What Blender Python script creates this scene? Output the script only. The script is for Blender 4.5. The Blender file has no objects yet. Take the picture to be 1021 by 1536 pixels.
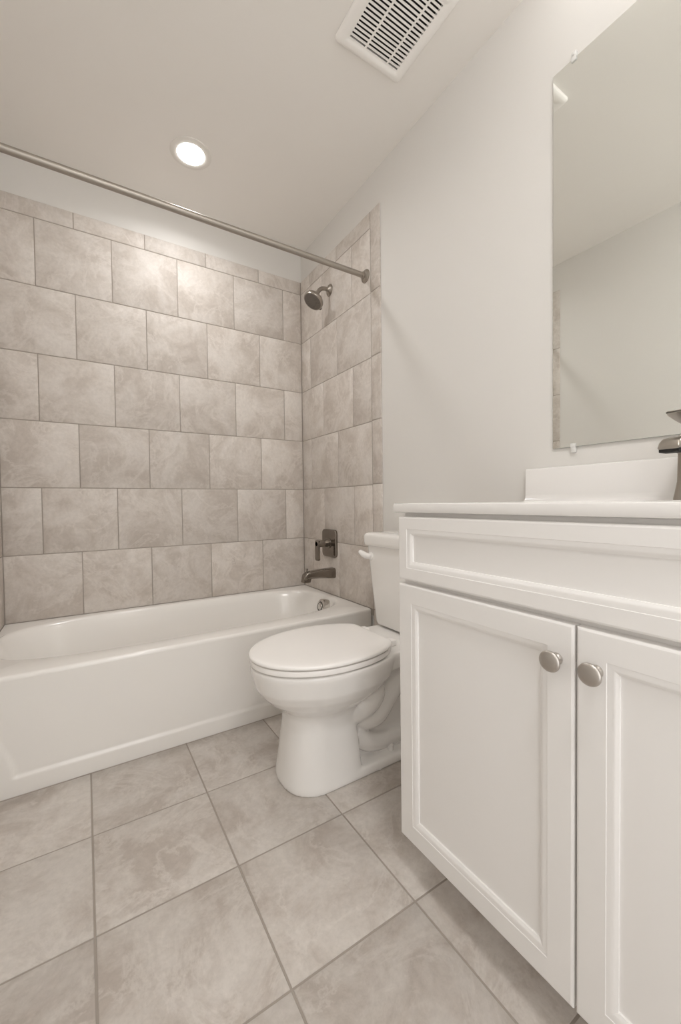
import bpy, bmesh, math, random
from mathutils import Vector, Matrix

scene = bpy.context.scene
col = scene.collection
random.seed(7)

# ------------------------------------------------------------------ camera
W_PX, H_PX, F_PX = 1021, 1536, 608.34
cam_d = bpy.data.cameras.new('camera')
cam = bpy.data.objects.new('camera', cam_d)
col.objects.link(cam)
yaw, pit, rol = 0.5631, -0.0243, -0.0122
Fv = Vector((math.sin(yaw) * math.cos(pit), math.cos(yaw) * math.cos(pit), math.sin(pit)))
Rv = Vector((math.cos(yaw), -math.sin(yaw), 0))
Uv = Rv.cross(Fv)
R2 = Rv * math.cos(rol) + Uv * math.sin(rol)
U2 = -Rv * math.sin(rol) + Uv * math.cos(rol)
cam.matrix_world = Matrix(((R2.x, U2.x, -Fv.x, -1.1719), (R2.y, U2.y, -Fv.y, -2.2912),
                           (R2.z, U2.z, -Fv.z, 0.893), (0, 0, 0, 1)))
cam_d.sensor_fit = 'VERTICAL'
cam_d.sensor_height = 36.0
cam_d.lens = F_PX / H_PX * 36.0
cam_d.clip_start = 0.01
scene.camera = cam

# ------------------------------------------------------------------ world, light, exposure
world = bpy.data.worlds.new('world')
scene.world = world
world.use_nodes = True
world.node_tree.nodes['Background'].inputs[0].default_value = (1.0, 0.985, 0.97, 1)
world.node_tree.nodes['Background'].inputs[1].default_value = 0.7
HALL_FILL_POWER = 3.5          # added fill light shining in through the open doorway behind the camera
TUB_LAMP = 1.95            # watts of the recessed lamp's beam
VANITY_LAMP = 4.0          # emission of the frosted shades above the mirror
ROOM_FILL = 27.0           # emission of the flush ceiling lamp added as fill behind the camera
WARM = (1.0, 0.985, 0.972)
ld = bpy.data.lights.new('hall_fill', 'AREA')  # unseen area light added beyond the doorway as soft fill
ld.shape = 'RECTANGLE'; ld.size = 0.8; ld.size_y = 1.9; ld.energy = HALL_FILL_POWER; ld.color = (1.0, 0.98, 0.955)
lo = bpy.data.objects.new('hall_fill', ld); col.objects.link(lo)
lo.location = (-1.0, -3.25, 1.25); lo.rotation_euler = (math.radians(90), 0, 0)
vs = scene.view_settings
vs.view_transform = 'Standard'; vs.look = 'None'; vs.gamma = 1.0; vs.use_curve_mapping = False
vs.exposure = 0.82
scene.cycles.max_bounces = 12
scene.cycles.diffuse_bounces = 8

# ------------------------------------------------------------------ helpers
def new_mat(name):
    m = bpy.data.materials.new(name); m.use_nodes = True
    return m, m.node_tree, m.node_tree.nodes['Principled BSDF']

def simple(name, rgb, rough=0.5, metal=0.0, bump=0.0, bscale=200.0, spec=0.5, coat=0.0, vary=0.0):
    m, nt, b = new_mat(name)
    b.inputs['Base Color'].default_value = (*rgb, 1)
    b.inputs['Roughness'].default_value = rough
    b.inputs['Metallic'].default_value = metal
    b.inputs['Specular IOR Level'].default_value = spec
    b.inputs['Coat Weight'].default_value = coat
    b.inputs['Coat Roughness'].default_value = 0.08
    tc = nt.nodes.new('ShaderNodeTexCoord')
    n = nt.nodes.new('ShaderNodeTexNoise'); n.inputs['Scale'].default_value = bscale; n.inputs['Detail'].default_value = 4
    nt.links.new(tc.outputs['Object'], n.inputs['Vector'])
    if bump:
        bp = nt.nodes.new('ShaderNodeBump'); bp.inputs['Strength'].default_value = bump; bp.inputs['Distance'].default_value = 0.001
        nt.links.new(n.outputs['Fac'], bp.inputs['Height']); nt.links.new(bp.outputs['Normal'], b.inputs['Normal'])
    if vary:
        r = nt.nodes.new('ShaderNodeMapRange'); r.inputs['To Min'].default_value = rough - vary; r.inputs['To Max'].default_value = rough + vary
        nt.links.new(n.outputs['Fac'], r.inputs['Value']); nt.links.new(r.outputs['Result'], b.inputs['Roughness'])
    return m

def emis(name, rgb, strength):
    m, nt, b = new_mat(name)
    b.inputs['Base Color'].default_value = (0.8, 0.8, 0.8, 1)
    b.inputs['Emission Color'].default_value = (*rgb, 1)
    b.inputs['Emission Strength'].default_value = strength
    return m

def stone(name, dark, mid, light, rough, bump=0.25):
    """greige marbled porcelain; each tile (mesh island) shows its own piece of the pattern"""
    m, nt, b = new_mat(name)
    N = nt.nodes.new; L = nt.links.new
    tc = N('ShaderNodeTexCoord'); geo = N('ShaderNodeNewGeometry')
    mul = N('ShaderNodeVectorMath'); mul.operation = 'MULTIPLY_ADD'
    comb = N('ShaderNodeCombineXYZ')
    for k, f in enumerate((37.0, 91.0, 53.0)):
        mm = N('ShaderNodeMath'); mm.operation = 'MULTIPLY'; mm.inputs[1].default_value = f
        L(geo.outputs['Random Per Island'], mm.inputs[0]); L(mm.outputs[0], comb.inputs[k])
    add = N('ShaderNodeVectorMath'); add.operation = 'ADD'
    L(tc.outputs['Object'], add.inputs[0]); L(comb.outputs[0], add.inputs[1])
    def noise(scale, detail, rough_, dist):
        n = N('ShaderNodeTexNoise'); n.inputs['Scale'].default_value = scale; n.inputs['Detail'].default_value = detail
        n.inputs['Roughness'].default_value = rough_; n.inputs['Distortion'].default_value = dist
        L(add.outputs[0], n.inputs['Vector']); return n
    n1 = noise(6.5, 11, 0.68, 0.55)
    r1 = N('ShaderNodeValToRGB'); e = r1.color_ramp.elements
    e[0].position = 0.39; e[0].color = (*dark, 1); e[1].position = 0.61; e[1].color = (*light, 1)
    em = r1.color_ramp.elements.new(0.495); em.color = (*mid, 1)
    L(n1.outputs['Fac'], r1.inputs['Fac'])
    # thin veins where a second noise crosses its middle value
    n2 = noise(3.6, 9, 0.62, 0.9)
    sb = N('ShaderNodeMath'); sb.operation = 'SUBTRACT'; sb.inputs[1].default_value = 0.7; L(n2.outputs['Fac'], sb.inputs[0])
    ab = N('ShaderNodeMath'); ab.operation = 'ABSOLUTE'; L(sb.outputs[0], ab.inputs[0])
    mr = N('ShaderNodeMapRange'); mr.inputs['From Min'].default_value = 0.0; mr.inputs['From Max'].default_value = 0.020
    mr.inputs['To Min'].default_value = 0.85; mr.inputs['To Max'].default_value = 0.0
    L(ab.outputs[0], mr.inputs['Value'])
    n3 = noise(3.0, 3, 0.5, 0.3)
    mk = N('ShaderNodeMapRange'); mk.inputs['From Min'].default_value = 0.45; mk.inputs['From Max'].default_value = 0.62
    L(n3.outputs['Fac'], mk.inputs['Value'])
    vm = N('ShaderNodeMath'); vm.operation = 'MULTIPLY'; L(mr.outputs['Result'], vm.inputs[0]); L(mk.outputs['Result'], vm.inputs[1])
    mx = N('ShaderNodeMixRGB'); mx.inputs['Color2'].default_value = (*[c * 0.78 for c in dark], 1)
    L(vm.outputs[0], mx.inputs['Fac']); L(r1.outputs['Color'], mx.inputs['Color1'])
    # paler veins beside the dark ones
    n5 = noise(4.4, 10, 0.66, 0.8)
    sb5 = N('ShaderNodeMath'); sb5.operation = 'SUBTRACT'; sb5.inputs[1].default_value = 0.47; L(n5.outputs['Fac'], sb5.inputs[0])
    ab5 = N('ShaderNodeMath'); ab5.operation = 'ABSOLUTE'; L(sb5.outputs[0], ab5.inputs[0])
    mr5 = N('ShaderNodeMapRange'); mr5.inputs['From Max'].default_value = 0.035; mr5.inputs['To Min'].default_value = 0.6; mr5.inputs['To Max'].default_value = 0.0
    L(ab5.outputs[0], mr5.inputs['Value'])
    mx5 = N('ShaderNodeMixRGB'); mx5.inputs['Color2'].default_value = (*[c * 1.05 for c in light], 1)
    L(mr5.outputs['Result'], mx5.inputs['Fac']); L(mx.outputs['Color'], mx5.inputs['Color1']); mx = mx5
    # fine grain
    n4 = noise(70, 4, 0.7, 0.2)
    mg = N('ShaderNodeMapRange'); mg.inputs['From Min'].default_value = 0.3; mg.inputs['From Max'].default_value = 0.7
    mg.inputs['To Min'].default_value = 0.93; mg.inputs['To Max'].default_value = 1.06
    L(n4.outputs['Fac'], mg.inputs['Value'])
    mg2 = N('ShaderNodeMapRange'); mg2.inputs['To Min'].default_value = 0.95; mg2.inputs['To Max'].default_value = 1.05
    L(geo.outputs['Random Per Island'], mg2.inputs['Value'])
    mm2 = N('ShaderNodeMath'); mm2.operation = 'MULTIPLY'; L(mg.outputs['Result'], mm2.inputs[0]); L(mg2.outputs['Result'], mm2.inputs[1])
    vmul = N('ShaderNodeVectorMath'); vmul.operation = 'SCALE'
    L(mx.outputs['Color'], vmul.inputs[0]); L(mm2.outputs[0], vmul.inputs['Scale'])
    L(vmul.outputs[0], b.inputs['Base Color'])
    b.inputs['Roughness'].default_value = rough
    b.inputs['Specular IOR Level'].default_value = 0.35
    bp = N('ShaderNodeBump'); bp.inputs['Strength'].default_value = bump; bp.inputs['Distance'].default_value = 0.0015
    L(n1.outputs['Fac'], bp.inputs['Height']); L(bp.outputs['Normal'], b.inputs['Normal'])
    return m

wloc = {}
def shade(me, ang=35):
    for p in me.polygons: p.use_smooth = True
    me.set_sharp_from_angle(angle=math.radians(ang))

def obj(name, bm, mats, parent=None, origin=None, ang=35, weld=True):
    """link a bmesh built in world coordinates as ONE mesh object"""
    if weld: bmesh.ops.remove_doubles(bm, verts=bm.verts, dist=1e-6)
    bmesh.ops.recalc_face_normals(bm, faces=bm.faces)
    o_w = Vector(wloc[parent.name]) if parent else Vector(origin or (0, 0, 0))
    bmesh.ops.translate(bm, verts=bm.verts, vec=-o_w)
    me = bpy.data.meshes.new(name); bm.to_mesh(me); bm.free()
    for m in (mats if isinstance(mats, (list, tuple)) else [mats]): me.materials.append(m)
    shade(me, ang)
    o = bpy.data.objects.new(name, me); col.objects.link(o)
    if parent: o.parent = parent
    else: o.location = o_w
    wloc[o.name] = tuple(o_w)
    return o

def tag(o, label, cat, group=None):
    o['label'] = label; o['category'] = cat
    if group: o['group'] = group
    return o

def thing(name, loc, label, cat, group=None):
    o = bpy.data.objects.new(name, None); col.objects.link(o)
    o.location = loc; o.empty_display_size = 0.05; wloc[o.name] = tuple(loc)
    return tag(o, label, cat, group)

def struct(name, bm, mats, parent=None, **k):
    o = obj(name, bm, mats, parent, **k)
    if not parent: o['kind'] = 'structure'
    return o

def box(bm, x0, x1, y0, y1, z0, z1, bev=0.0, seg=2, mi=0):
    b2 = bmesh.new()
    bmesh.ops.create_cube(b2, size=1.0)
    for v in b2.verts:
        v.co = Vector((x0 if v.co.x < 0 else x1, y0 if v.co.y < 0 else y1, z0 if v.co.z < 0 else z1))
    if bev: bmesh.ops.bevel(b2, geom=b2.edges[:], offset=bev, segments=seg, affect='EDGES', profile=0.5)
    merge(bm, b2, mi)

def merge(bm, b2, mi=0, mat=None):
    if mat: bmesh.ops.transform(b2, matrix=mat, verts=b2.verts)
    vm = [bm.verts.new(v.co) for v in b2.verts]
    b2.verts.index_update()
    for f in b2.faces:
        nf = bm.faces.new([vm[v.index] for v in f.verts]); nf.material_index = mi
    b2.free()

def loft(bm, rings, cap0=True, cap1=True, closed=True, mi=0):
    R = [[bm.verts.new(p) for p in r] for r in rings]
    n = len(R[0])
    for a, b in zip(R, R[1:]):
        for i in range(n if closed else n - 1):
            j = (i + 1) % n
            f = bm.faces.new((a[i], a[j], b[j], b[i])); f.material_index = mi
    if cap0: bm.faces.new(R[0][::-1]).material_index = mi
    if cap1: bm.faces.new(R[-1]).material_index = mi
    return R

def frame_of(d):
    d = Vector(d).normalized()
    up = Vector((0, 0, 1)) if abs(d.z) < 0.95 else Vector((0, 1, 0))
    a = d.cross(up).normalized(); b = a.cross(d).normalized()
    return d, a, b

def lathe(bm, c, axis, prof, n=32, mi=0, cap0=True, cap1=True):
    """prof: (radius, height along the axis)"""
    d, a, b = frame_of(axis); c = Vector(c)
    rings = [[c + d * h + (a * math.cos(2 * math.pi * i / n) + b * math.sin(2 * math.pi * i / n)) * r for i in range(n)] for r, h in prof]
    loft(bm, rings, cap0, cap1, mi=mi)

def tube(bm, pts, rad, n=16, sub=8, mi=0):
    P = [Vector(p) for p in pts]
    if sub > 1 and len(P) > 2:
        Q, RR = [], []
        rr = rad if isinstance(rad, (list, tuple)) else [rad] * len(P)
        for i in range(len(P) - 1):
            p0, p1, p2, p3 = P[max(i - 1, 0)], P[i], P[i + 1], P[min(i + 2, len(P) - 1)]
            for k in range(sub):
                t = k / sub
                Q.append(0.5 * ((2 * p1) + (p2 - p0) * t + (2 * p0 - 5 * p1 + 4 * p2 - p3) * t * t + (3 * p1 - p0 - 3 * p2 + p3) * t ** 3))
                RR.append(rr[i] * (1 - t) + rr[i + 1] * t)
        Q.append(P[-1]); RR.append(rr[-1]); P = Q; rad = RR
    if not isinstance(rad, (list, tuple)): rad = [rad] * len(P)
    rings = []
    t0 = (P[1] - P[0]).normalized(); _, a, b = frame_of(t0)
    for i, p in enumerate(P):
        t = (P[min(i + 1, len(P) - 1)] - P[max(i - 1, 0)]).normalized()
        a = (a - t * a.dot(t)).normalized(); b = t.cross(a)
        rings.append([p + (a * math.cos(2 * math.pi * k / n) + b * math.sin(2 * math.pi * k / n)) * rad[i] for k in range(n)])
    loft(bm, rings, mi=mi)

def spow(v, e): return math.copysign(abs(v) ** e, v)

def sup(cx, cy, a, b, n, z, N=64):
    return [Vector((cx + a * spow(math.cos(2 * math.pi * i / N), 2 / n), cy + b * spow(math.sin(2 * math.pi * i / N), 2 / n), z)) for i in range(N)]

def egg(x_tip, x_mid, x_back, cy, hw, z, nf=2.0, nr=2.6, over=1.16, N=72):
    """pointed towards -x, cut straight at x_back"""
    out = []
    for i in range(N):
        t = 2 * math.pi * i / N
        c, s = math.cos(t), math.sin(t)
        if c < 0: x = x_mid + (x_mid - x_tip) * -spow(abs(c), 2 / nf); y = hw * spow(s, 2 / nf)
        else: x = min(x_mid + (x_back - x_mid) * over * spow(c, 2 / nr), x_back); y = hw * spow(s, 2 / nr)
        out.append(Vector((x, cy + y, z)))
    return out

# ------------------------------------------------------------------ materials
PAINT = (0.735, 0.72, 0.695)
m_wall = simple('wall_paint', PAINT, 0.6, bump=0.08, bscale=350, spec=0.25)
m_ceil = simple('ceiling_paint', (0.88, 0.86, 0.83), 0.85, bump=0.05, bscale=300, spec=0.2)
m_tile = stone('wall_tile', (0.535, 0.483, 0.437), (0.605, 0.556, 0.511), (0.665, 0.622, 0.582), 0.52)
m_ftile = stone('floor_tile', (0.455, 0.405, 0.362), (0.535, 0.491, 0.45), (0.59, 0.551, 0.512), 0.45)
m_grout = simple('grout', (0.38, 0.34, 0.30), 0.9, bump=0.3, bscale=600)
m_fgrout = simple('floor_grout', (0.36, 0.32, 0.28), 0.9, bump=0.3, bscale=600)
m_tub = simple('tub_acrylic', (0.86, 0.84, 0.81), 0.16, bscale=30, coat=0.3, vary=0.02)
m_china = simple('white_china', (0.86, 0.845, 0.825), 0.10, bscale=40, coat=0.4, vary=0.02)
m_seat = simple('seat_plastic', (0.92, 0.90, 0.88), 0.22, bscale=40, vary=0.02)
m_cab = simple('cabinet_paint', (0.86, 0.845, 0.83), 0.36, bump=0.03, bscale=120, vary=0.03)
m_inside = simple('cabinet_inside', (0.60, 0.55, 0.48), 0.6, bump=0.03, bscale=90)
m_top = simple('cultured_marble', (0.82, 0.805, 0.79), 0.14, bscale=20, coat=0.3, vary=0.02)
m_nickel = simple('brushed_nickel', (0.40, 0.365, 0.325), 0.30, 1.0, bump=0.02, bscale=400, vary=0.05)
m_rod = simple('rod_nickel', (0.42, 0.385, 0.345), 0.46, 1.0, bump=0.02, bscale=400, vary=0.05)
m_dnickel = simple('dark_brushed_nickel', (0.27, 0.24, 0.21), 0.20, 1.0, bump=0.02, bscale=400, vary=0.05)
m_knob = simple('satin_nickel', (0.52, 0.485, 0.45), 0.36, 1.0, bump=0.02, bscale=400, vary=0.05)
m_chrome = simple('chrome', (0.70, 0.68, 0.65), 0.10, 1.0, bscale=100, vary=0.03)
m_black = simple('black_void', (0.012, 0.011, 0.010), 0.8, bscale=100, bump=0.1)
m_rubber = simple('nozzle_face', (0.16, 0.14, 0.12), 0.55, bump=0.05, bscale=300)
m_vent = simple('vent_plastic', (0.94, 0.925, 0.90), 0.45, bscale=200, bump=0.03)
m_white = simple('white_trim', (0.80, 0.78, 0.74), 0.35, bscale=80, bump=0.02)
m_mirror = simple('mirror_silver', (0.90, 0.91, 0.88), 0.0, 1.0, bscale=10)
m_medge = simple('mirror_edge', (0.36, 0.38, 0.34), 0.25, 0.0, bscale=100, bump=0.02)
m_clip, _nt, _b = new_mat('clear_plastic')
_b.inputs['Base Color'].default_value = (0.9, 0.9, 0.88, 1); _b.inputs['Transmission Weight'].default_value = 0.25
_b.inputs['Roughness'].default_value = 0.15
_n = _nt.nodes.new('ShaderNodeTexNoise'); _n.inputs['Scale'].default_value = 90
_bp = _nt.nodes.new('ShaderNodeBump'); _bp.inputs['Strength'].default_value = 0.1; _nt.links.new(_n.outputs['Fac'], _bp.inputs['Height']); _nt.links.new(_bp.outputs['Normal'], _b.inputs['Normal'])
m_lens = emis('lamp_lens', WARM, 15.0)
m_fill_dome = emis('fill_dome_glass', WARM, ROOM_FILL)
m_shade = emis('frosted_shade', WARM, VANITY_LAMP)

# ------------------------------------------------------------------ room shell
XR, XL, YB, YF, ZC = 0.008, -1.488, 0.008, -2.80, 2.4350
bm = bmesh.new(); box(bm, XL - 0.1, XR + 0.1, YB, YB + 0.1, 0, ZC); wall_back = struct('wall_back', bm, m_wall)
bm = bmesh.new(); box(bm, XR, XR + 0.1, YF - 0.1, YB, 0, ZC); wall_right = struct('wall_right', bm, m_wall)
bm = bmesh.new(); box(bm, XL - 0.1, XL, YF - 0.1, YB, 0, ZC); wall_left = struct('wall_left', bm, m_wall)
bm = bmesh.new(); box(bm, XL - 0.1, XR + 0.1, YF - 0.1, YB + 0.1, ZC, ZC + 0.1); ceiling = struct('ceiling', bm, m_ceil)
DX0, DX1, DZ = -1.40, -0.62, 2.03
bm = bmesh.new()
box(bm, XL, DX0, YF - 0.1, YF, 0, ZC); box(bm, DX1, XR, YF - 0.1, YF, 0, ZC); box(bm, DX0, DX1, YF - 0.1, YF, DZ, ZC)
struct('wall_front', bm, m_wall)
bm = bmesh.new()
for a, b, c, d in ((DX0 - 0.06, DX0, 0, DZ + 0.06), (DX1, DX1 + 0.06, 0, DZ + 0.06), (DX0, DX1, DZ, DZ + 0.06)):
    box(bm, a, b, YF, YF + 0.014, c, d, 0.003, 1)
struct('trim_1', bm, m_white)

# floor: grout bed with individually bevelled tiles laid on it
TW, GR = 0.303, 0.0045
bm = bmesh.new(); box(bm, XL - 0.1, XR + 0.1, YF - 0.1, YB + 0.1, -0.1, -0.0015); floor = struct('floor', bm, m_fgrout)
def tile_slab(bm, u0, u1, v0, v1, put, t, bev=0.0016, g=GR):
    """one tile in panel coordinates (u, v); put(u, v, d) places it, d = depth below the face"""
    u0 += g / 2; u1 -= g / 2; v0 += g / 2; v1 -= g / 2
    if u1 - u0 < 0.004 or v1 - v0 < 0.004: return
    rings = []
    for ins, d in ((0, t), (0, bev), (bev * 0.35, bev * 0.3), (bev, 0)):
        rings.append([put(u0 + ins, v0 + ins, d), put(u1 - ins, v0 + ins, d), put(u1 - ins, v1 - ins, d), put(u0 + ins, v1 - ins, d)])
    loft(bm, rings, cap0=False, cap1=True)
FX, FY = -1.1736, -1.0204
bm = bmesh.new()
for i in range(-3, 6):
    for j in range(-4, 8):
        x0, x1 = FX + i * TW, FX + (i + 1) * TW
        y0, y1 = FY - (j + 1) * TW, FY - j * TW
        x0, x1, y0, y1 = max(x0, XL), min(x1, XR), max(y0, YF - 0.1), min(y1, -0.60)
        if x1 - x0 < 0.01 or y1 - y0 < 0.01: continue
        tile_slab(bm, x0, x1, y0, y1, lambda u, v, d: Vector((u, v, -d)), 0.004)
obj('floor_tile', bm, m_ftile, floor, ang=60, weld=False)

# tub surround: running-bond tiles
ZB, ZT, ZTOP = 0.9746, 0.3708, 2.2644
TH = 0.303
def panel(bm, lo, hi, first, rowset, put):
    """tiles between u = lo and u = hi; joints at first[type] + n * TW"""
    for z0, z1, t in rowset:
        js = [first[t] + n * TW for n in range(-12, 13)]
        js = sorted([lo] + [j for j in js if lo + 0.004 < j < hi - 0.004] + [hi])
        for a, b in zip(js, js[1:]): tile_slab(bm, a, b, z0, z1, put, 0.006, g=0.0036)
# row types on the back wall: the row just below line A is type 2, above it type 1, and so on
rows = [(ZT + 0.001, ZB - TH, 2), (ZB - TH, ZB, 1), (ZB, ZB + TH, 2), (ZB + TH, ZB + 2 * TH, 1),
        (ZB + 2 * TH, ZB + 3 * TH, 2), (ZB + 3 * TH, ZB + 4 * TH, 1), (ZB + 4 * TH, ZTOP, 2)]
bm = bmesh.new()
panel(bm, -1.479, -0.001, {1: -0.1223, 2: -0.2761}, rows, lambda u, v, d: Vector((u, d, v)))
tp = obj('tile_panel', bm, m_tile, wall_back, ang=60, weld=False)
bm = bmesh.new(); box(bm, -1.482, 0.002, 0.0022, YB, ZT - 0.03, ZTOP - 0.001); obj('grout_bed', bm, m_grout, wall_back)
JY, EY = -0.725, -0.797
strip_z = [0.0] + [0.978 + TH * k for k in range(-3, 4)] + [ZTOP]
for wall, sgn, xf in ((wall_right, 1, 0.0), (wall_left, -1, -1.48)):
    bm = bmesh.new()
    put = (lambda u, v, d, xf=xf, sgn=sgn: Vector((xf + sgn * d, u, v)))
    panel(bm, JY, -0.001, {1: -0.567, 2: -0.4185}, rows, put)
    obj('tile_panel', bm, m_tile, wall, ang=60, weld=False)
    bm = bmesh.new()
    for a, b in zip(strip_z, strip_z[1:]): tile_slab(bm, EY, JY, max(a, 0.001), b, put, 0.0075, bev=0.003, g=0.0036)
    obj('edge_tile_strip', bm, m_tile, wall, ang=60, weld=False)
    bm = bmesh.new()
    xs = sorted((xf + sgn * 0.0022, xf + sgn * 0.008))
    box(bm, xs[0], xs[1], EY + 0.003, 0.002, ZT - 0.03, ZTOP - 0.001)
    box(bm, xs[0], xs[1], EY + 0.003, JY, 0, ZT)
    obj('grout_bed', bm, m_grout, wall)

# ------------------------------------------------------------------ bathtub
tub = thing('bathtub', (-0.74, -0.355, 0), 'white alcove bathtub with a plain apron under the tiled walls', 'bathtub')
bm = bmesh.new()
N = 128
TX0, TX1, TY0, TY1 = -1.479, -0.0008, -0.7045, -0.0008
tcx, tcy = -0.75, -0.325
def rect_ring(x0, x1, y0, y1, z):
    out = []
    for i in range(N):
        t = 2 * math.pi * i / N; c, s = math.cos(t), math.sin(t); m = max(abs(c), abs(s))
        out.append(Vector(((x0 + x1) / 2 + (x1 - x0) / 2 * c / m, (y0 + y1) / 2 + (y1 - y0) / 2 * s / m, z)))
    return out
rings = [rect_ring(TX0, TX1, TY0 - 0.002, TY1, 0.0), rect_ring(TX0, TX1, TY0, TY1, 0.345), rect_ring(TX0, TX1, TY0, TY1, 0.358),
         rect_ring(TX0, TX1, TY0 + 0.0015, TY1, 0.3645), rect_ring(TX0, TX1, TY0 + 0.005, TY1, 0.369), rect_ring(TX0, TX1, TY0 + 0.011, TY1, 0.371)]
# (z, semi-length, semi-width, exponent, centre shift in x)
for z, a, b, n, dx in ((0.371, 0.722, 0.294, 3.6, 0.0), (0.3695, 0.715, 0.287, 3.6, 0.0), (0.365, 0.708, 0.280, 3.5, 0.0), (0.357, 0.702, 0.275, 3.5, 0.0),
                   (0.335, 0.693, 0.268, 3.4, 0.003), (0.28, 0.675, 0.256, 3.2, 0.010), (0.20, 0.645, 0.243, 3.1, 0.022), (0.12, 0.605, 0.226, 3.0, 0.034),
                   (0.085, 0.575, 0.205, 2.9, 0.040), (0.068, 0.53, 0.165, 2.7, 0.045), (0.062, 0.40, 0.10, 2.5, 0.05), (0.060, 0.15, 0.04, 2.2, 0.06)):
    rings.append(sup(tcx + dx, tcy, a, b, n, z, N))
loft(bm, rings)
obj('tub_shell', bm, m_tub, tub, ang=50)
# apron skin: raised border along the floor and up the ends, fading out towards the rim
bm = bmesh.new()
def sst(a, b, v):
    t = min(1, max(0, (v - a) / (b - a))); return t * t * (3 - 2 * t)
NX, NZ = 240, 90
xs = [TX0 + (TX1 - TX0) * i / NX for i in range(NX + 1)]; zs = [0.357 * j / NZ for j in range(NZ + 1)]
g = []
for z in zs:
    row = []
    fade = 1 - sst(0.10, 0.30, z)
    for x in xs:
        edge = 0.100 - 0.085 * sst(0.06, 0.30, z)
        flat = sst(0.052, 0.062, z) * sst(TX0 + edge, TX0 + edge + 0.012, x) * sst(-(TX1 - edge), -(TX1 - edge - 0.012), -x)
        y = TY0 - 0.0003 - 0.0035 * (1 - z / 0.357) - 0.006 * (1 - flat) * fade
        row.append(bm.verts.new((x, y, z)))
    g.append(row)
for j in range(NZ):
    for i in range(NX): bm.faces.new((g[j][i], g[j][i + 1], g[j + 1][i + 1], g[j + 1][i]))
obj('apron', bm, m_tub, tub, ang=60)
bm = bmesh.new()
d_ax = Vector((-0.97, 0, 0.24)).normalized()
lathe(bm, (-0.068, -0.374, 0.320), d_ax, [(0.041, -0.01), (0.041, 0.022), (0.039, 0.030), (0.034, 0.033)], 36)
lathe(bm, Vector((-0.068, -0.374, 0.320)) + d_ax * 0.033, d_ax, [(0.021, 0), (0.020, 0.002), (0.017, 0.0015), (0.016, 0.004), (0.012, 0.006), (0.003, 0.006)], 28)
ofp = obj('overflow_cover', bm, m_chrome, tub); ofp['label'] = 'round chrome overflow cover'
bm = bmesh.new()
q = Vector((-0.068, -0.374, 0.320)) + d_ax * 0.0335
lathe(bm, q, d_ax, [(0.025, 0.0), (0.025, 0.001), (0.0225, 0.001), (0.0225, 0.0)], 36)
obj('dark_ring', bm, m_black, ofp)
bm = bmesh.new(); lathe(bm, (-0.30, -0.325, 0.061), (0, 0, 1), [(0.030, 0), (0.030, 0.003), (0.024, 0.006), (0.004, 0.008)], 32)
obj('drain_stopper', bm, m_chrome, tub)

# ------------------------------------------------------------------ shower rod
rod = thing('shower_curtain_rod', (0, -0.689, 1.979), 'long brushed nickel shower rod spanning the alcove above the tub', 'curtain rod')
bm = bmesh.new(); tube(bm, [(-1.478, -0.689, 1.979), (-0.002, -0.689, 1.979)], 0.0125, 24, 1); obj('rod', bm, m_rod, rod)
for x, s in ((0.0, -1), (-1.48, 1)):
    bm = bmesh.new(); lathe(bm, (x, -0.689, 1.979), (s, 0, 0), [(0.031, 0.0005), (0.031, 0.004), (0.027, 0.009), (0.0165, 0.013), (0.0155, 0.022), (0.0128, 0.024)], 32)
    obj('flange', bm, m_nickel, rod)

# ------------------------------------------------------------------ shower head
sh = thing('wall_shower', (0, -0.351, 2.06), 'brushed nickel round shower head on a bent arm high on the tiled wall', 'shower')
bm = bmesh.new(); lathe(bm, (-0.0003, -0.351, 2.062), (-1, 0, 0), [(0.031, 0), (0.031, 0.003), (0.026, 0.009), (0.013, 0.015), (0.0105, 0.018)], 32); obj('wall_flange', bm, m_nickel, sh)
bm = bmesh.new(); tube(bm, [(-0.004, -0.351, 2.062), (-0.030, -0.351, 2.063), (-0.053, -0.351, 2.056), (-0.072, -0.351, 2.038), (-0.082, -0.351, 2.012)], 0.0108, 20, 6); obj('arm', bm, m_nickel, sh)
nd = Vector((-0.56, -0.06, -0.83)).normalized()
bm = bmesh.new(); lathe(bm, Vector((-0.078, -0.351, 2.018)), nd, [(0.012, 0), (0.0145, 0.004), (0.0145, 0.016), (0.020, 0.022), (0.040, 0.028), (0.051, 0.034), (0.055, 0.042), (0.055, 0.052), (0.053, 0.056), (0.049, 0.057)], 40); hd = obj('head', bm, m_nickel, sh)
bm = bmesh.new()
fc = Vector((-0.078, -0.351, 2.018)) + nd * 0.0565
lathe(bm, fc, nd, [(0.049, 0), (0.048, 0.0015), (0.021, 0.0015), (0.020, 0.0035), (0.006, 0.0035)], 40)
d_, a_, b_ = frame_of(nd)
for rr, cnt in ((0.012, 6), (0.027, 12), (0.034, 16), (0.041, 20)):
    for k in range(cnt):
        th = 2 * math.pi * k / cnt
        lathe(bm, fc + (a_ * math.cos(th) + b_ * math.sin(th)) * rr + d_ * 0.0014, nd, [(0.0017, 0), (0.0012, 0.003)], 8)
fp = obj('spray_face', bm, m_rubber, hd); fp['label'] = 'dark spray face with rubber nozzles'
# small selector tab on the rim of the head
bm = bmesh.new()
tabc = Vector((-0.078, -0.351, 2.018)) + nd * 0.048 - b_ * 0.054
box(bm, tabc.x - 0.006, tabc.x + 0.006, tabc.y - 0.007, tabc.y + 0.007, tabc.z - 0.005, tabc.z + 0.005, 0.002)
obj('selector_tab', bm, m_rubber, hd)

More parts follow.
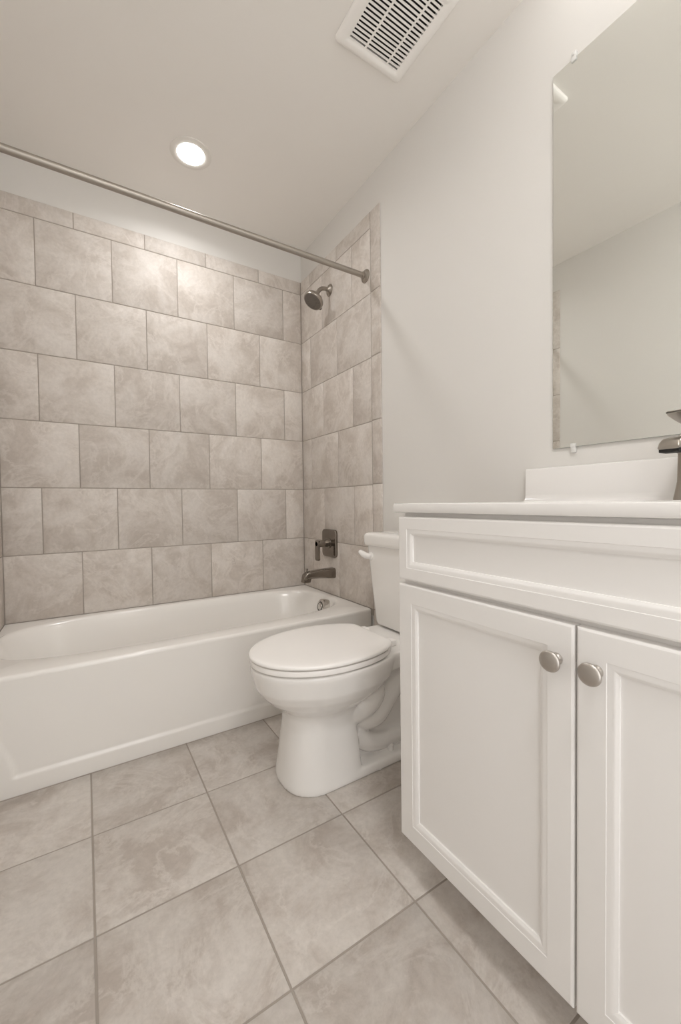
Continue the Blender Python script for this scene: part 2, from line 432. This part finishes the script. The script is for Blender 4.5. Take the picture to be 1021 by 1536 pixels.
# ------------------------------------------------------------------ valve and tub spout
def rrect(cy, cz, hy, hz, r, x, n=8):
    out = []
    for (sy, sz, a0) in ((1, 1, 0), (-1, 1, 90), (-1, -1, 180), (1, -1, 270)):
        for k in range(n + 1):
            a = math.radians(a0 + 90 * k / n)
            out.append(Vector((x, cy + sy * (hy - r) + r * math.cos(a), cz + sz * (hz - r) + r * math.sin(a))))
    return out
va = thing('shower_valve', (0, -0.33, 0.66), 'dark nickel shower valve with rounded square plate and lever handle', 'valve')
vy, vz = -0.327, 0.663
bm = bmesh.new(); loft(bm, [rrect(vy, vz, 0.075, 0.077, 0.022, -0.0003), rrect(vy, vz, 0.075, 0.077, 0.022, -0.010), rrect(vy, vz, 0.073, 0.075, 0.021, -0.013), rrect(vy, vz, 0.068, 0.070, 0.018, -0.0145)])
obj('wall_plate', bm, m_dnickel, va)
bm = bmesh.new(); lathe(bm, (-0.014, vy, vz), (-1, 0, 0), [(0.030, 0), (0.029, 0.006), (0.021, 0.009), (0.0205, 0.022)], 32); obj('collar', bm, m_dnickel, va)
bm = bmesh.new()
lathe(bm, (-0.034, vy, vz), (-1, 0, 0), [(0.0195, 0), (0.0195, 0.052), (0.018, 0.056), (0.012, 0.058)], 32)
loft(bm, [rrect(vy, vz - 0.036, 0.0165, 0.056, 0.010, -0.078), rrect(vy, vz - 0.036, 0.0175, 0.057, 0.011, -0.081), rrect(vy, vz - 0.036, 0.0175, 0.057, 0.011, -0.089), rrect(vy, vz - 0.036, 0.0165, 0.056, 0.010, -0.092)])
obj('lever_handle', bm, m_dnickel, va)

sp = thing('tub_spout', (0, -0.358, 0.5), 'dark nickel tub spout with a diverter pin below the valve', 'spout')
sy = -0.352
bm = bmesh.new()
prof = [(-0.0003, 0.0285, 0.470, 0.527, 0.015), (-0.010, 0.0285, 0.470, 0.527, 0.015), (-0.05, 0.027, 0.474, 0.527, 0.014), (-0.10, 0.025, 0.479, 0.525, 0.013), (-0.145, 0.0235, 0.481, 0.522, 0.013), (-0.170, 0.0225, 0.477, 0.518, 0.012), (-0.184, 0.021, 0.474, 0.508, 0.010), (-0.190, 0.017, 0.474, 0.494, 0.006)]
loft(bm, [rrect(sy, (a + b) / 2, hy, (b - a) / 2, min(r, (b - a) / 2 - 0.001), x) for x, hy, a, b, r in prof])
loft(bm, [[Vector((-0.190, sy - 0.018, 0.482)), Vector((-0.190, sy + 0.018, 0.482)), Vector((-0.150, sy + 0.019, 0.482)), Vector((-0.150, sy - 0.019, 0.482))],
          [Vector((-0.193, sy - 0.019, 0.464)), Vector((-0.193, sy + 0.019, 0.464)), Vector((-0.155, sy + 0.019, 0.464)), Vector((-0.155, sy - 0.019, 0.464))]])
so = obj('spout_body', bm, m_dnickel, sp)
bm = bmesh.new(); lathe(bm, (-0.166, sy, 0.515), (0, 0, 1), [(0.004, 0), (0.004, 0.012), (0.0062, 0.013), (0.0066, 0.020), (0.0045, 0.022)], 20); obj('diverter_pin', bm, m_dnickel, sp)

# ------------------------------------------------------------------ toilet
TC = -1.112
to = thing('toilet', (-0.40, TC, 0), 'white two-piece toilet with closed lid between the tub and the vanity', 'toilet')
bm = bmesh.new()
# bowl and rim, then straight into the front column
ringset = [(0.000, -0.666, -0.535, -0.425, 0.124, 2.5, 6.0), (0.015, -0.666, -0.535, -0.425, 0.124, 2.5, 6.0), (0.06, -0.659, -0.535, -0.428, 0.117, 2.5, 6.0),
           (0.12, -0.652, -0.535, -0.431, 0.109, 2.5, 6.0), (0.18, -0.644, -0.535, -0.434, 0.103, 2.4, 5.0), (0.215, -0.642, -0.53, -0.430, 0.103, 2.3, 4.0),
           (0.232, -0.648, -0.52, -0.41, 0.110, 2.2, 3.2), (0.247, -0.667, -0.51, -0.385, 0.125, 2.1, 2.8), (0.268, -0.696, -0.50, -0.355, 0.146, 2.05, 2.6),
           (0.292, -0.720, -0.495, -0.325, 0.164, 2.0, 2.6), (0.318, -0.737, -0.49, -0.30, 0.176, 2.0, 2.6), (0.345, -0.744, -0.49, -0.285, 0.181, 2.0, 2.6),
           (0.372, -0.750, -0.49, -0.28, 0.186, 2.0, 2.6), (0.383, -0.750, -0.49, -0.28, 0.186, 2.0, 2.6), (0.3875, -0.747, -0.49, -0.28, 0.183, 2.0, 2.6)]
loft(bm, [egg(tip, mid, back, TC, hw, z, nf, nr) for z, tip, mid, back, hw, nf, nr in ringset])
# deck behind the rim that carries the tank
def slab_ring(x0, x1, h0, h1, z, N2=40):
    out = []
    for i in range(N2):
        t = 2 * math.pi * i / N2; c, s = math.cos(t), math.sin(t)
        u = spow(c, 2 / 6.0); x = (x0 + x1) / 2 + (x1 - x0) / 2 * u
        k = (u + 1) / 2
        out.append(Vector((x, TC + (h0 * (1 - k) + h1 * k) * spow(s, 2 / 6.0), z)))
    return out
loft(bm, [slab_ring(-0.36, -0.05, 0.115, 0.085, 0.318), slab_ring(-0.40, -0.022, 0.152, 0.122, 0.335), slab_ring(-0.41, -0.018, 0.158, 0.130, 0.352), slab_ring(-0.41, -0.018, 0.160, 0.132, 0.378), slab_ring(-0.405, -0.021, 0.157, 0.129, 0.387), slab_ring(-0.40, -0.026, 0.152, 0.124, 0.391)])
# rear core, trapway hump and foot flange
loft(bm, [slab_ring(-0.47, -0.17, 0.075, 0.060, 0.02), slab_ring(-0.46, -0.16, 0.060, 0.055, 0.10), slab_ring(-0.46, -0.10, 0.050, 0.055, 0.20), slab_ring(-0.44, -0.06, 0.060, 0.070, 0.30), slab_ring(-0.42, -0.05, 0.08, 0.08, 0.34)])
for s in (1, -1):
    tube(bm, [(-0.435, TC + s * 0.020, 0.225), (-0.395, TC + s * 0.045, 0.175), (-0.34, TC + s * 0.055, 0.165), (-0.285, TC + s * 0.055, 0.215), (-0.235, TC + s * 0.055, 0.255), (-0.185, TC + s * 0.055, 0.235), (-0.155, TC + s * 0.055, 0.16), (-0.165, TC + s * 0.05, 0.06)],
         [0.050, 0.052, 0.050, 0.047, 0.046, 0.046, 0.046, 0.050], 20, 6)
    tube(bm, [(-0.43, TC + s * 0.062, 0.115), (-0.37, TC + s * 0.068, 0.075), (-0.30, TC + s * 0.066, 0.060), (-0.22, TC + s * 0.060, 0.055)], [0.030, 0.032, 0.030, 0.024], 16, 6)
    tube(bm, [(-0.41, TC + s * 0.080, 0.300), (-0.365, TC + s * 0.076, 0.250), (-0.40, TC + s * 0.062, 0.205), (-0.45, TC + s * 0.060, 0.190)], [0.050, 0.052, 0.050, 0.040], 18, 6)
loft(bm, [sup(-0.36, TC, 0.245, 0.124, 4.5, z, 64) if k == 0 else sup(-0.36, TC, 0.245 - k, 0.124 - k, 4.5, z, 64) for z, k in ((0.0, 0), (0.018, 0), (0.026, 0.003), (0.031, 0.010))])
bowl = obj('bowl', bm, m_china, to, ang=180)
md = bowl.modifiers.new('fuse', 'REMESH'); md.mode = 'VOXEL'; md.voxel_size = 0.004; md.use_smooth_shade = True
md = bowl.modifiers.new('soften', 'SMOOTH'); md.factor = 0.5; md.iterations = 7
for s in (1, -1):
    bm = bmesh.new(); lathe(bm, (-0.290, TC + s * 0.088, 0.030), (0, 0, 1), [(0.0135, 0), (0.0135, 0.006), (0.012, 0.017), (0.007, 0.022), (0.002, 0.023)], 24); obj('bolt_cap', bm, m_china, to)
def plate(prof, tip, mid, back, hw, nr=2.6):
    b = bmesh.new()
    loft(b, [egg(tip + i, mid, back - i, TC, hw - i, z, 2.0, nr) for z, i in prof]); return b
obj('seat', plate([(0.3860, 0.062), (0.3922, 0.060), (0.3922, 0.001), (0.3930, 0.0002), (0.395, 0.0), (0.404, 0.0), (0.4075, 0.0015), (0.4085, 0.005), (0.4085, 0.050), (0.4130, 0.052)], -0.751, -0.51, -0.300, 0.186, 2.35), m_seat, to)
obj('lid', plate([(0.4128, 0.050), (0.4128, 0.001), (0.4136, 0.0003), (0.4153, 0.0), (0.4185, 0.0004), (0.4210, 0.002), (0.4228, 0.006), (0.4240, 0.016), (0.4246, 0.04), (0.4250, 0.09)], -0.754, -0.51, -0.296, 0.188, 2.35), m_seat, to)
for s in (1, -1):
    bm = bmesh.new(); box(bm, -0.300, -0.262, TC + s * 0.078 - 0.019, TC + s * 0.078 + 0.019, 0.390, 0.413, 0.006, 3); obj('hinge', bm, m_seat, to)
def tank_ring(xb, xf, hw, z, r=0.028, n=7):
    out = []; cx = (xb + xf) / 2; hx = (xb - xf) / 2
    for sx, sy, a0 in ((1, 1, 0), (-1, 1, 90), (-1, -1, 180), (1, -1, 270)):
        for k in range(n + 1):
            a = math.radians(a0 + 90 * k / n)
            out.append(Vector((cx + sx * (hx - r) + r * math.cos(a), TC + sy * (hw - r) + r * math.sin(a), z)))
    return out
bm = bmesh.new()
loft(bm, [tank_ring(-0.03, -0.165, 0.125, 0.396), tank_ring(-0.022, -0.180, 0.139, 0.401), tank_ring(-0.020, -0.184, 0.143, 0.412), tank_ring(-0.018, -0.186, 0.156, 0.50), tank_ring(-0.016, -0.188, 0.171, 0.60), tank_ring(-0.014, -0.190, 0.184, 0.69), tank_ring(-0.014, -0.190, 0.186, 0.714)])
obj('tank', bm, m_china, to, ang=50)
bm = bmesh.new()
loft(bm, [tank_ring(-0.010, -0.196, 0.193, 0.7145), tank_ring(-0.007, -0.200, 0.198, 0.718), tank_ring(-0.006, -0.201, 0.1995, 0.730), tank_ring(-0.006, -0.201, 0.200, 0.752), tank_ring(-0.008, -0.199, 0.198, 0.759), tank_ring(-0.013, -0.194, 0.193, 0.764), tank_ring(-0.022, -0.185, 0.184, 0.767), tank_ring(-0.04, -0.16, 0.15, 0.768)])
obj('tank_lid', bm, m_china, to, ang=50)
bm = bmesh.new()
lathe(bm, (-0.186, TC + 0.150, 0.672), (-1, 0, 0), [(0.017, 0), (0.017, 0.006), (0.014, 0.010), (0.008, 0.012)], 24)
tube(bm, [(-0.196, TC + 0.150, 0.672), (-0.208, TC + 0.154, 0.674), (-0.214, TC + 0.168, 0.680), (-0.216, TC + 0.184, 0.687), (-0.216, TC + 0.189, 0.689)], [0.0115, 0.0125, 0.0125, 0.0105, 0.007], 16, 5)
obj('flush_lever', bm, m_china, to)

# ------------------------------------------------------------------ vanity cabinet
XD = -0.5392                                         # door faces
VY0, VY1, VYG = -1.5462, -2.3740, -1.9593            # left edge, right edge, gap between the doors
va_c = thing('vanity_cabinet', (-0.27, -1.96, 0), 'white bathroom vanity with a false drawer front above two panelled doors', 'vanity')
bm = bmesh.new()
XF = XD + 0.0195
cb, ct = 0.094, 0.8655
box(bm, XF, 0.0065, VY0 - 0.018, VY0 - 0.003, cb, ct)                  # side panels
box(bm, XF, 0.0065, VY1 + 0.003, VY1 + 0.018, cb, ct)
box(bm, XF, 0.0065, VY1 + 0.018, VY0 - 0.018, cb, cb + 0.016)          # bottom
box(bm, -0.006, 0.0065, VY1 + 0.018, VY0 - 0.018, cb + 0.016, ct)      # back
obj('carcass', bm, m_cab, va_c)
bm = bmesh.new()
box(bm, XF - 0.0005, XF + 0.018, VY0 - 0.045, VY0 - 0.0035, cb + 0.004, ct)
box(bm, XF - 0.0005, XF + 0.018, VY1 + 0.0035, VY1 + 0.045, cb + 0.004, ct)
box(bm, XF, XF + 0.018, VY1 + 0.045, VY0 - 0.045, ct - 0.04, ct)
box(bm, XF, XF + 0.018, VY1 + 0.045, VY0 - 0.045, 0.685, 0.725)
box(bm, XF, XF + 0.018, VYG - 0.03, VYG + 0.03, cb + 0.016, 0.685)
obj('face_frame', bm, m_cab, va_c)
bm = bmesh.new()
box(bm, XF + 0.062, XF + 0.078, VY1 + 0.003, VY0 - 0.003, 0.0005, cb)
box(bm, XF + 0.078, 0.0065, VY0 - 0.018, VY0 - 0.003, 0.0005, cb)
box(bm, XF + 0.078, 0.0065, VY1 + 0.003, VY1 + 0.018, 0.0005, cb)
obj('toe_kick', bm, m_cab, va_c)
def panel_front(name, y0, y1, z0, z1, fw):
    """framed front with a stepped moulding around a recessed flat panel; y0 > y1"""
    b = bmesh.new()
    prof = [(0.0, 0.019), (0.0, 0.0035), (0.0012, 0.0012), (0.004, 0.0), (fw - 0.0150, 0.0), (fw - 0.0143, 0.0009), (fw - 0.0125, 0.0011), (fw - 0.0095, 0.0014),
            (fw - 0.0065, 0.0022), (fw - 0.0035, 0.0036), (fw - 0.0015, 0.0050), (fw, 0.0056), (fw + 0.0003, 0.0090), (fw + 0.010, 0.0090)]
    loft(b, [[Vector((XD + d, y0 - i, z0 + i)), Vector((XD + d, y1 + i, z0 + i)), Vector((XD + d, y1 + i, z1 - i)), Vector((XD + d, y0 - i, z1 - i))] for i, d in prof])
    return obj(name, b, m_cab, va_c, ang=22)
panel_front('drawer_front', VY0, VY1, 0.709, 0.8575, 0.0435)
d1 = panel_front('door', VY0, VYG + 0.0018, 0.0885, 0.6985, 0.0575)
d2 = panel_front('door', VYG - 0.0018, VY1, 0.0885, 0.6985, 0.0575)
def knob(y, z, par):
    b = bmesh.new()
    lathe(b, (XD - 0.0002, y, z), (-1, 0, 0), [(0.0095, 0), (0.0095, 0.002), (0.0075, 0.0045), (0.0062, 0.009), (0.0075, 0.0135), (0.0125, 0.0165), (0.0163, 0.0185), (0.0170, 0.0205), (0.0163, 0.0225), (0.0135, 0.0245), (0.009, 0.0257), (0.003, 0.0262)], 36)
    o = obj('knob', b, m_knob, par, ang=60); o['label'] = 'round satin nickel knob'; return o
knob(-1.9310, 0.639, d1); knob(-1.9905, 0.639, d2)

# countertop with integral bowl and backsplash
XCF, CY0, CY1, CZ0, CZ1 = -0.5415, -1.5315, -2.388, 0.8665, 0.8885
cnt = thing('countertop', (-0.27, -1.96, CZ0), 'white moulded countertop with basin and backsplash on the vanity', 'countertop')
bm = bmesh.new()
N = 96
bcx, bcy = -0.29, -1.96
def crect(i, z):
    out = []
    x0, x1, y0, y1 = XCF + i, 0.0068, CY1 + i, CY0 - i
    for k in range(N):
        t = 2 * math.pi * k / N; c, s = math.cos(t), math.sin(t); m = max(abs(c), abs(s))
        out.append(Vector(((x0 + x1) / 2 + (x1 - x0) / 2 * c / m, (y0 + y1) / 2 + (y1 - y0) / 2 * s / m, z)))
    return out
rings = [sup(bcx, bcy, 0.13, 0.20, 2.0, 0.756, N), sup(bcx, bcy, 0.17, 0.238, 2.2, CZ0 - 0.03, N), sup(bcx, bcy, 0.175, 0.243, 2.2, CZ0, N),
         crect(0.004, CZ0), crect(0.001, CZ0 + 0.001), crect(0.0, CZ0 + 0.004), crect(0.0, CZ1 - 0.005), crect(0.0012, CZ1 - 0.0015), crect(0.004, CZ1),
         sup(bcx, bcy, 0.172, 0.24, 2.3, CZ1, N), sup(bcx, bcy, 0.166, 0.234, 2.3, CZ1 - 0.003, N), sup(bcx, bcy, 0.158, 0.226, 2.2, CZ1 - 0.02, N),
         sup(bcx, bcy, 0.135, 0.20, 2.1, CZ1 - 0.08, N), sup(bcx, bcy, 0.09, 0.13, 2.0, CZ1 - 0.118, N), sup(bcx, bcy, 0.02, 0.02, 2.0, CZ1 - 0.125, N)]
loft(bm, rings)
obj('counter_slab', bm, m_top, cnt, ang=40)
bm = bmesh.new()
sec = [(0.0068, CZ1 - 0.001), (0.0068, 0.9885), (-0.006, 0.9885), (-0.0095, 0.987), (-0.011, 0.983), (-0.012, CZ1 + 0.020), (-0.0145, CZ1 + 0.008), (-0.021, CZ1 + 0.0015), (-0.030, CZ1 - 0.001)]
ly = [0.0, 0.0, 0.0, 0.0, 0.0, 0.0, -0.001, -0.002, -0.003]
loft(bm, [[Vector((x, y, z)) for x, z in sec] for y in (CY0 - 0.0005, CY0 - 0.004, CY1 + 0.004, CY1 + 0.0005)])
obj('backsplash', bm, m_top, cnt, ang=40)
bm = bmesh.new(); lathe(bm, (bcx, bcy, CZ1 - 0.126), (0, 0, 1), [(0.022, 0), (0.022, 0.003), (0.016, 0.005), (0.003, 0.006)], 28); obj('drain', bm, m_nickel, cnt)

# faucet
FYc = -1.958
fa = thing('faucet', (-0.075, FYc, CZ1), 'brushed nickel single-lever faucet at the back of the countertop', 'faucet')
bm = bmesh.new()
def yz(hy, x0, x1, z, r=0.008, n=5):
    out = []; cx = (x0 + x1) / 2; hx = (x1 - x0) / 2; r = min(r, hx - 0.0005, hy - 0.0005)
    for sx, sy_, a0 in ((1, 1, 0), (-1, 1, 90), (-1, -1, 180), (1, -1, 270)):
        for k in range(n + 1):
            a = math.radians(a0 + 90 * k / n)
            out.append(Vector((cx + sx * (hx - r) + r * math.cos(a), FYc + sy_ * (hy - r) + r * math.sin(a), z)))
    return out
loft(bm, [yz(0.025, -0.102, -0.048, CZ1 + 0.0003), yz(0.025, -0.102, -0.048, CZ1 + 0.004), yz(0.0235, -0.099, -0.050, CZ1 + 0.016), yz(0.0205, -0.096, -0.053, CZ1 + 0.04), yz(0.0195, -0.095, -0.053, CZ1 + 0.10), yz(0.020, -0.096, -0.052, CZ1 + 0.135), yz(0.018, -0.094, -0.054, CZ1 + 0.140)])
obj('faucet_body', bm, m_nickel, fa, ang=40)
bm = bmesh.new()
def spr(x, hy, z0, z1, r=0.006):
    return rrect(FYc, (z0 + z1) / 2, hy, (z1 - z0) / 2, r, x, 5)
loft(bm, [spr(-0.080, 0.0185, CZ1 + 0.095, CZ1 + 0.128), spr(-0.115, 0.0185, CZ1 + 0.100, CZ1 + 0.130), spr(-0.155, 0.0185, CZ1 + 0.103, CZ1 + 0.129), spr(-0.178, 0.0185, CZ1 + 0.103, CZ1 + 0.124), spr(-0.190, 0.018, CZ1 + 0.102, CZ1 + 0.117, 0.005), spr(-0.196, 0.0175, CZ1 + 0.1015, CZ1 + 0.108, 0.003)])
s_o = obj('spout', bm, m_nickel, fa, ang=40)
bm = bmesh.new(); box(bm, -0.194, -0.160, FYc - 0.0165, FYc + 0.0165, CZ1 + 0.0955, CZ1 + 0.1025, 0.001, 1); obj('aerator', bm, m_black, s_o)
bm = bmesh.new()
lathe(bm, (-0.074, FYc, CZ1 + 0.140), (0, 0, 1), [(0.016, 0), (0.016, 0.022), (0.015, 0.026)], 28)
hl = [(-0.045, 0.014, 0.160, 0.169), (-0.080, 0.016, 0.162, 0.171), (-0.115, 0.017, 0.167, 0.175), (-0.150, 0.0175, 0.1735, 0.180), (-0.160, 0.0165, 0.177, 0.1815)]
loft(bm, [spr(x, hy, CZ1 + a, CZ1 + b, 0.003) for x, hy, a, b in hl])
obj('lever', bm, m_nickel, fa, ang=40)

# ------------------------------------------------------------------ mirror
MY0, MY1, MZ0, MZ1 = -1.610, -2.318, 1.0415, 2.114
mi = thing('mirror', (0.006, -1.964, MZ0), 'large frameless rectangular wall mirror above the vanity backsplash', 'mirror')
bm = bmesh.new()
box(bm, 0.0022, 0.0078, MY1, MY0, MZ0, MZ1, 0.0008, 1)
bm.normal_update()
for f in bm.faces:
    f.material_index = 0 if abs(f.normal.x) > 0.9 and f.calc_center_median().x < 0.004 else 1
obj('mirror_glass', bm, [m_mirror, m_medge], mi, ang=15)
for y in (MY0 - 0.060, MY1 + 0.060):
    for z, s in ((MZ1, 1), (MZ0, -1)):
        bm = bmesh.new()
        box(bm, -0.0012, 0.0078, y - 0.007, y + 0.007, min(z + s * 0.0006, z + s * 0.016), max(z + s * 0.0006, z + s * 0.016), 0.002)
        box(bm, -0.0012, 0.0018, y - 0.007, y + 0.007, min(z - s * 0.010, z + s * 0.002), max(z - s * 0.010, z + s * 0.002), 0.001)
        lathe(bm, (-0.0012, y, z + s * 0.008), (-1, 0, 0), [(0.003, 0), (0.003, 0.001), (0.0015, 0.0014)], 12)
        c_ = obj('mirror_clip', bm, m_clip, mi); c_['label'] = 'small clear plastic mirror clip'

# ------------------------------------------------------------------ exhaust fan grille
VX0, VX1, VYa, VYb = -0.4350, -0.1620, -1.1195, -1.4200
fan = thing('exhaust_fan', (-0.2985, -1.27, ZC), 'white slotted exhaust fan grille in the ceiling', 'exhaust fan')
bm = bmesh.new()
ZG0, ZG1 = ZC - 0.014, ZC - 0.0005
gx0, gx1, gy0, gy1 = -0.3965, -0.1850, -1.1515, -1.3880
def fr_ring(i, z, r):
    out = []; x0, x1, y0, y1 = VX0 + i, VX1 - i, VYb + i, VYa - i
    for cx, cy, a0 in ((x1 - r, y1 - r, 0), (x0 + r, y1 - r, 90), (x0 + r, y0 + r, 180), (x1 - r, y0 + r, 270)):
        for k in range(7):
            a = math.radians(a0 + 15 * k); out.append(Vector((cx + r * math.cos(a), cy + r * math.sin(a), z)))
    return out
loft(bm, [fr_ring(0.0, ZG1, 0.012), fr_ring(0.0, ZC - 0.006, 0.012), fr_ring(0.003, ZC - 0.011, 0.011), fr_ring(0.012, ZG0, 0.008), fr_ring(0.030, ZG0, 0.004),
          fr_ring(0.0325, ZG0 + 0.002, 0.0035), fr_ring(0.0365, ZG0 + 0.002, 0.003), fr_ring(0.0365, ZG1, 0.003)], cap0=False, cap1=False)
gx0, gx1, gy0, gy1 = VX0 + 0.0365, VX1 - 0.0365, VYb + 0.0365, VYa - 0.0365
NS = 18; pitch = (gy1 - gy0) / NS
zt_, zb_ = ZG0 + 0.0012, ZG0 - 0.0012
for k in range(NS + 1):
    y = gy0 + pitch * k
    if k in (0, NS):
        box(bm, gx0, gx1, min(y, y + (0.0035 if k == 0 else -0.0035)), max(y, y + (0.0035 if k == 0 else -0.0035)), zt_, zb_ + 0.004); continue
    box(bm, gx0, gx1, y - 0.0033, y + 0.0033, zt_, zb_ + 0.004)
for x in (-0.3352, -0.2422):
    box(bm, x - 0.0032, x + 0.0032, gy0, gy1, zt_ - 0.0004, zb_ + 0.004)
obj('grille', bm, m_vent, fan, ang=40, weld=False)
bm = bmesh.new(); box(bm, gx0 - 0.004, gx1 + 0.004, gy0 - 0.004, gy1 + 0.004, ZC - 0.0018, ZC - 0.0006); ho = obj('dark_opening', bm, m_black, fan)

# ------------------------------------------------------------------ recessed lamp over the tub
LX, LY = -0.739, -0.408
rl = thing('recessed_light', (LX, LY, ZC), 'round lit recessed ceiling light above the bathtub', 'ceiling light')
bm = bmesh.new(); lathe(bm, (LX, LY, ZC - 0.0003), (0, 0, -1), [(0.086, 0), (0.086, 0.002), (0.083, 0.0042), (0.066, 0.0050), (0.0572, 0.0035), (0.0562, 0.001)], 64, cap0=False, cap1=False)
obj('trim_ring', bm, m_white, rl)
bm = bmesh.new(); lathe(bm, (LX, LY, ZC - 0.0012), (0, 0, -1), [(0.0558, 0), (0.0555, 0.0030), (0.052, 0.0055), (0.040, 0.0072), (0.01, 0.0080)], 64, cap0=False); obj('lens', bm, m_lens, rl)
bl = bpy.data.lights.new('recessed_beam', 'AREA'); bl.shape = 'DISK'; bl.size = 0.11; bl.energy = TUB_LAMP; bl.color = WARM; bl.spread = math.radians(160)
bo = bpy.data.objects.new('recessed_beam', bl); col.objects.link(bo); bo.location = (LX, LY, ZC - 0.0105)

# ------------------------------------------------------------------ vanity light bar above the mirror
vl = thing('vanity_light', (XR, -1.96, 2.30), 'brushed nickel light bar with frosted shades above the mirror', 'wall light')
bm = bmesh.new(); box(bm, -0.018, XR - 0.0005, -2.16, -1.76, 2.275, 2.325, 0.004); obj('back_plate', bm, m_nickel, vl)
for y in (-1.82, -1.96, -2.10):
    bm = bmesh.new(); tube(bm, [(-0.016, y, 2.300), (-0.06, y, 2.296), (-0.090, y, 2.306)], 0.008, 12, 5)
    lathe(bm, (-0.092, y, 2.306), (0, 0, 1), [(0.020, -0.006), (0.024, 0.0), (0.024, 0.014)], 24); ar = obj('arm', bm, m_nickel, vl)
    bm = bmesh.new(); lathe(bm, (-0.092, y, 2.316), (0, 0, 1), [(0.022, -0.004), (0.036, 0.0), (0.041, 0.03), (0.044, 0.075), (0.042, 0.082), (0.02, 0.083)], 28); obj('shade', bm, m_shade, ar)

# ------------------------------------------------------------------ unseen flush ceiling lamp, added behind the camera to brighten the room
cl = thing('fill_ceiling_lamp', (-0.85, -2.45, ZC), 'added round flush fill lamp with white glass dome, unseen behind the camera', 'ceiling light')
bm = bmesh.new(); lathe(bm, (-0.85, -2.45, ZC - 0.0004), (0, 0, -1), [(0.150, 0), (0.150, 0.022), (0.142, 0.026)], 48); obj('base', bm, m_nickel, cl)
bm = bmesh.new(); lathe(bm, (-0.85, -2.45, ZC - 0.0262), (0, 0, -1), [(0.140, 0), (0.138, 0.015), (0.120, 0.038), (0.08, 0.055), (0.03, 0.062), (0.004, 0.063)], 48); obj('dome', bm, m_fill_dome, cl)
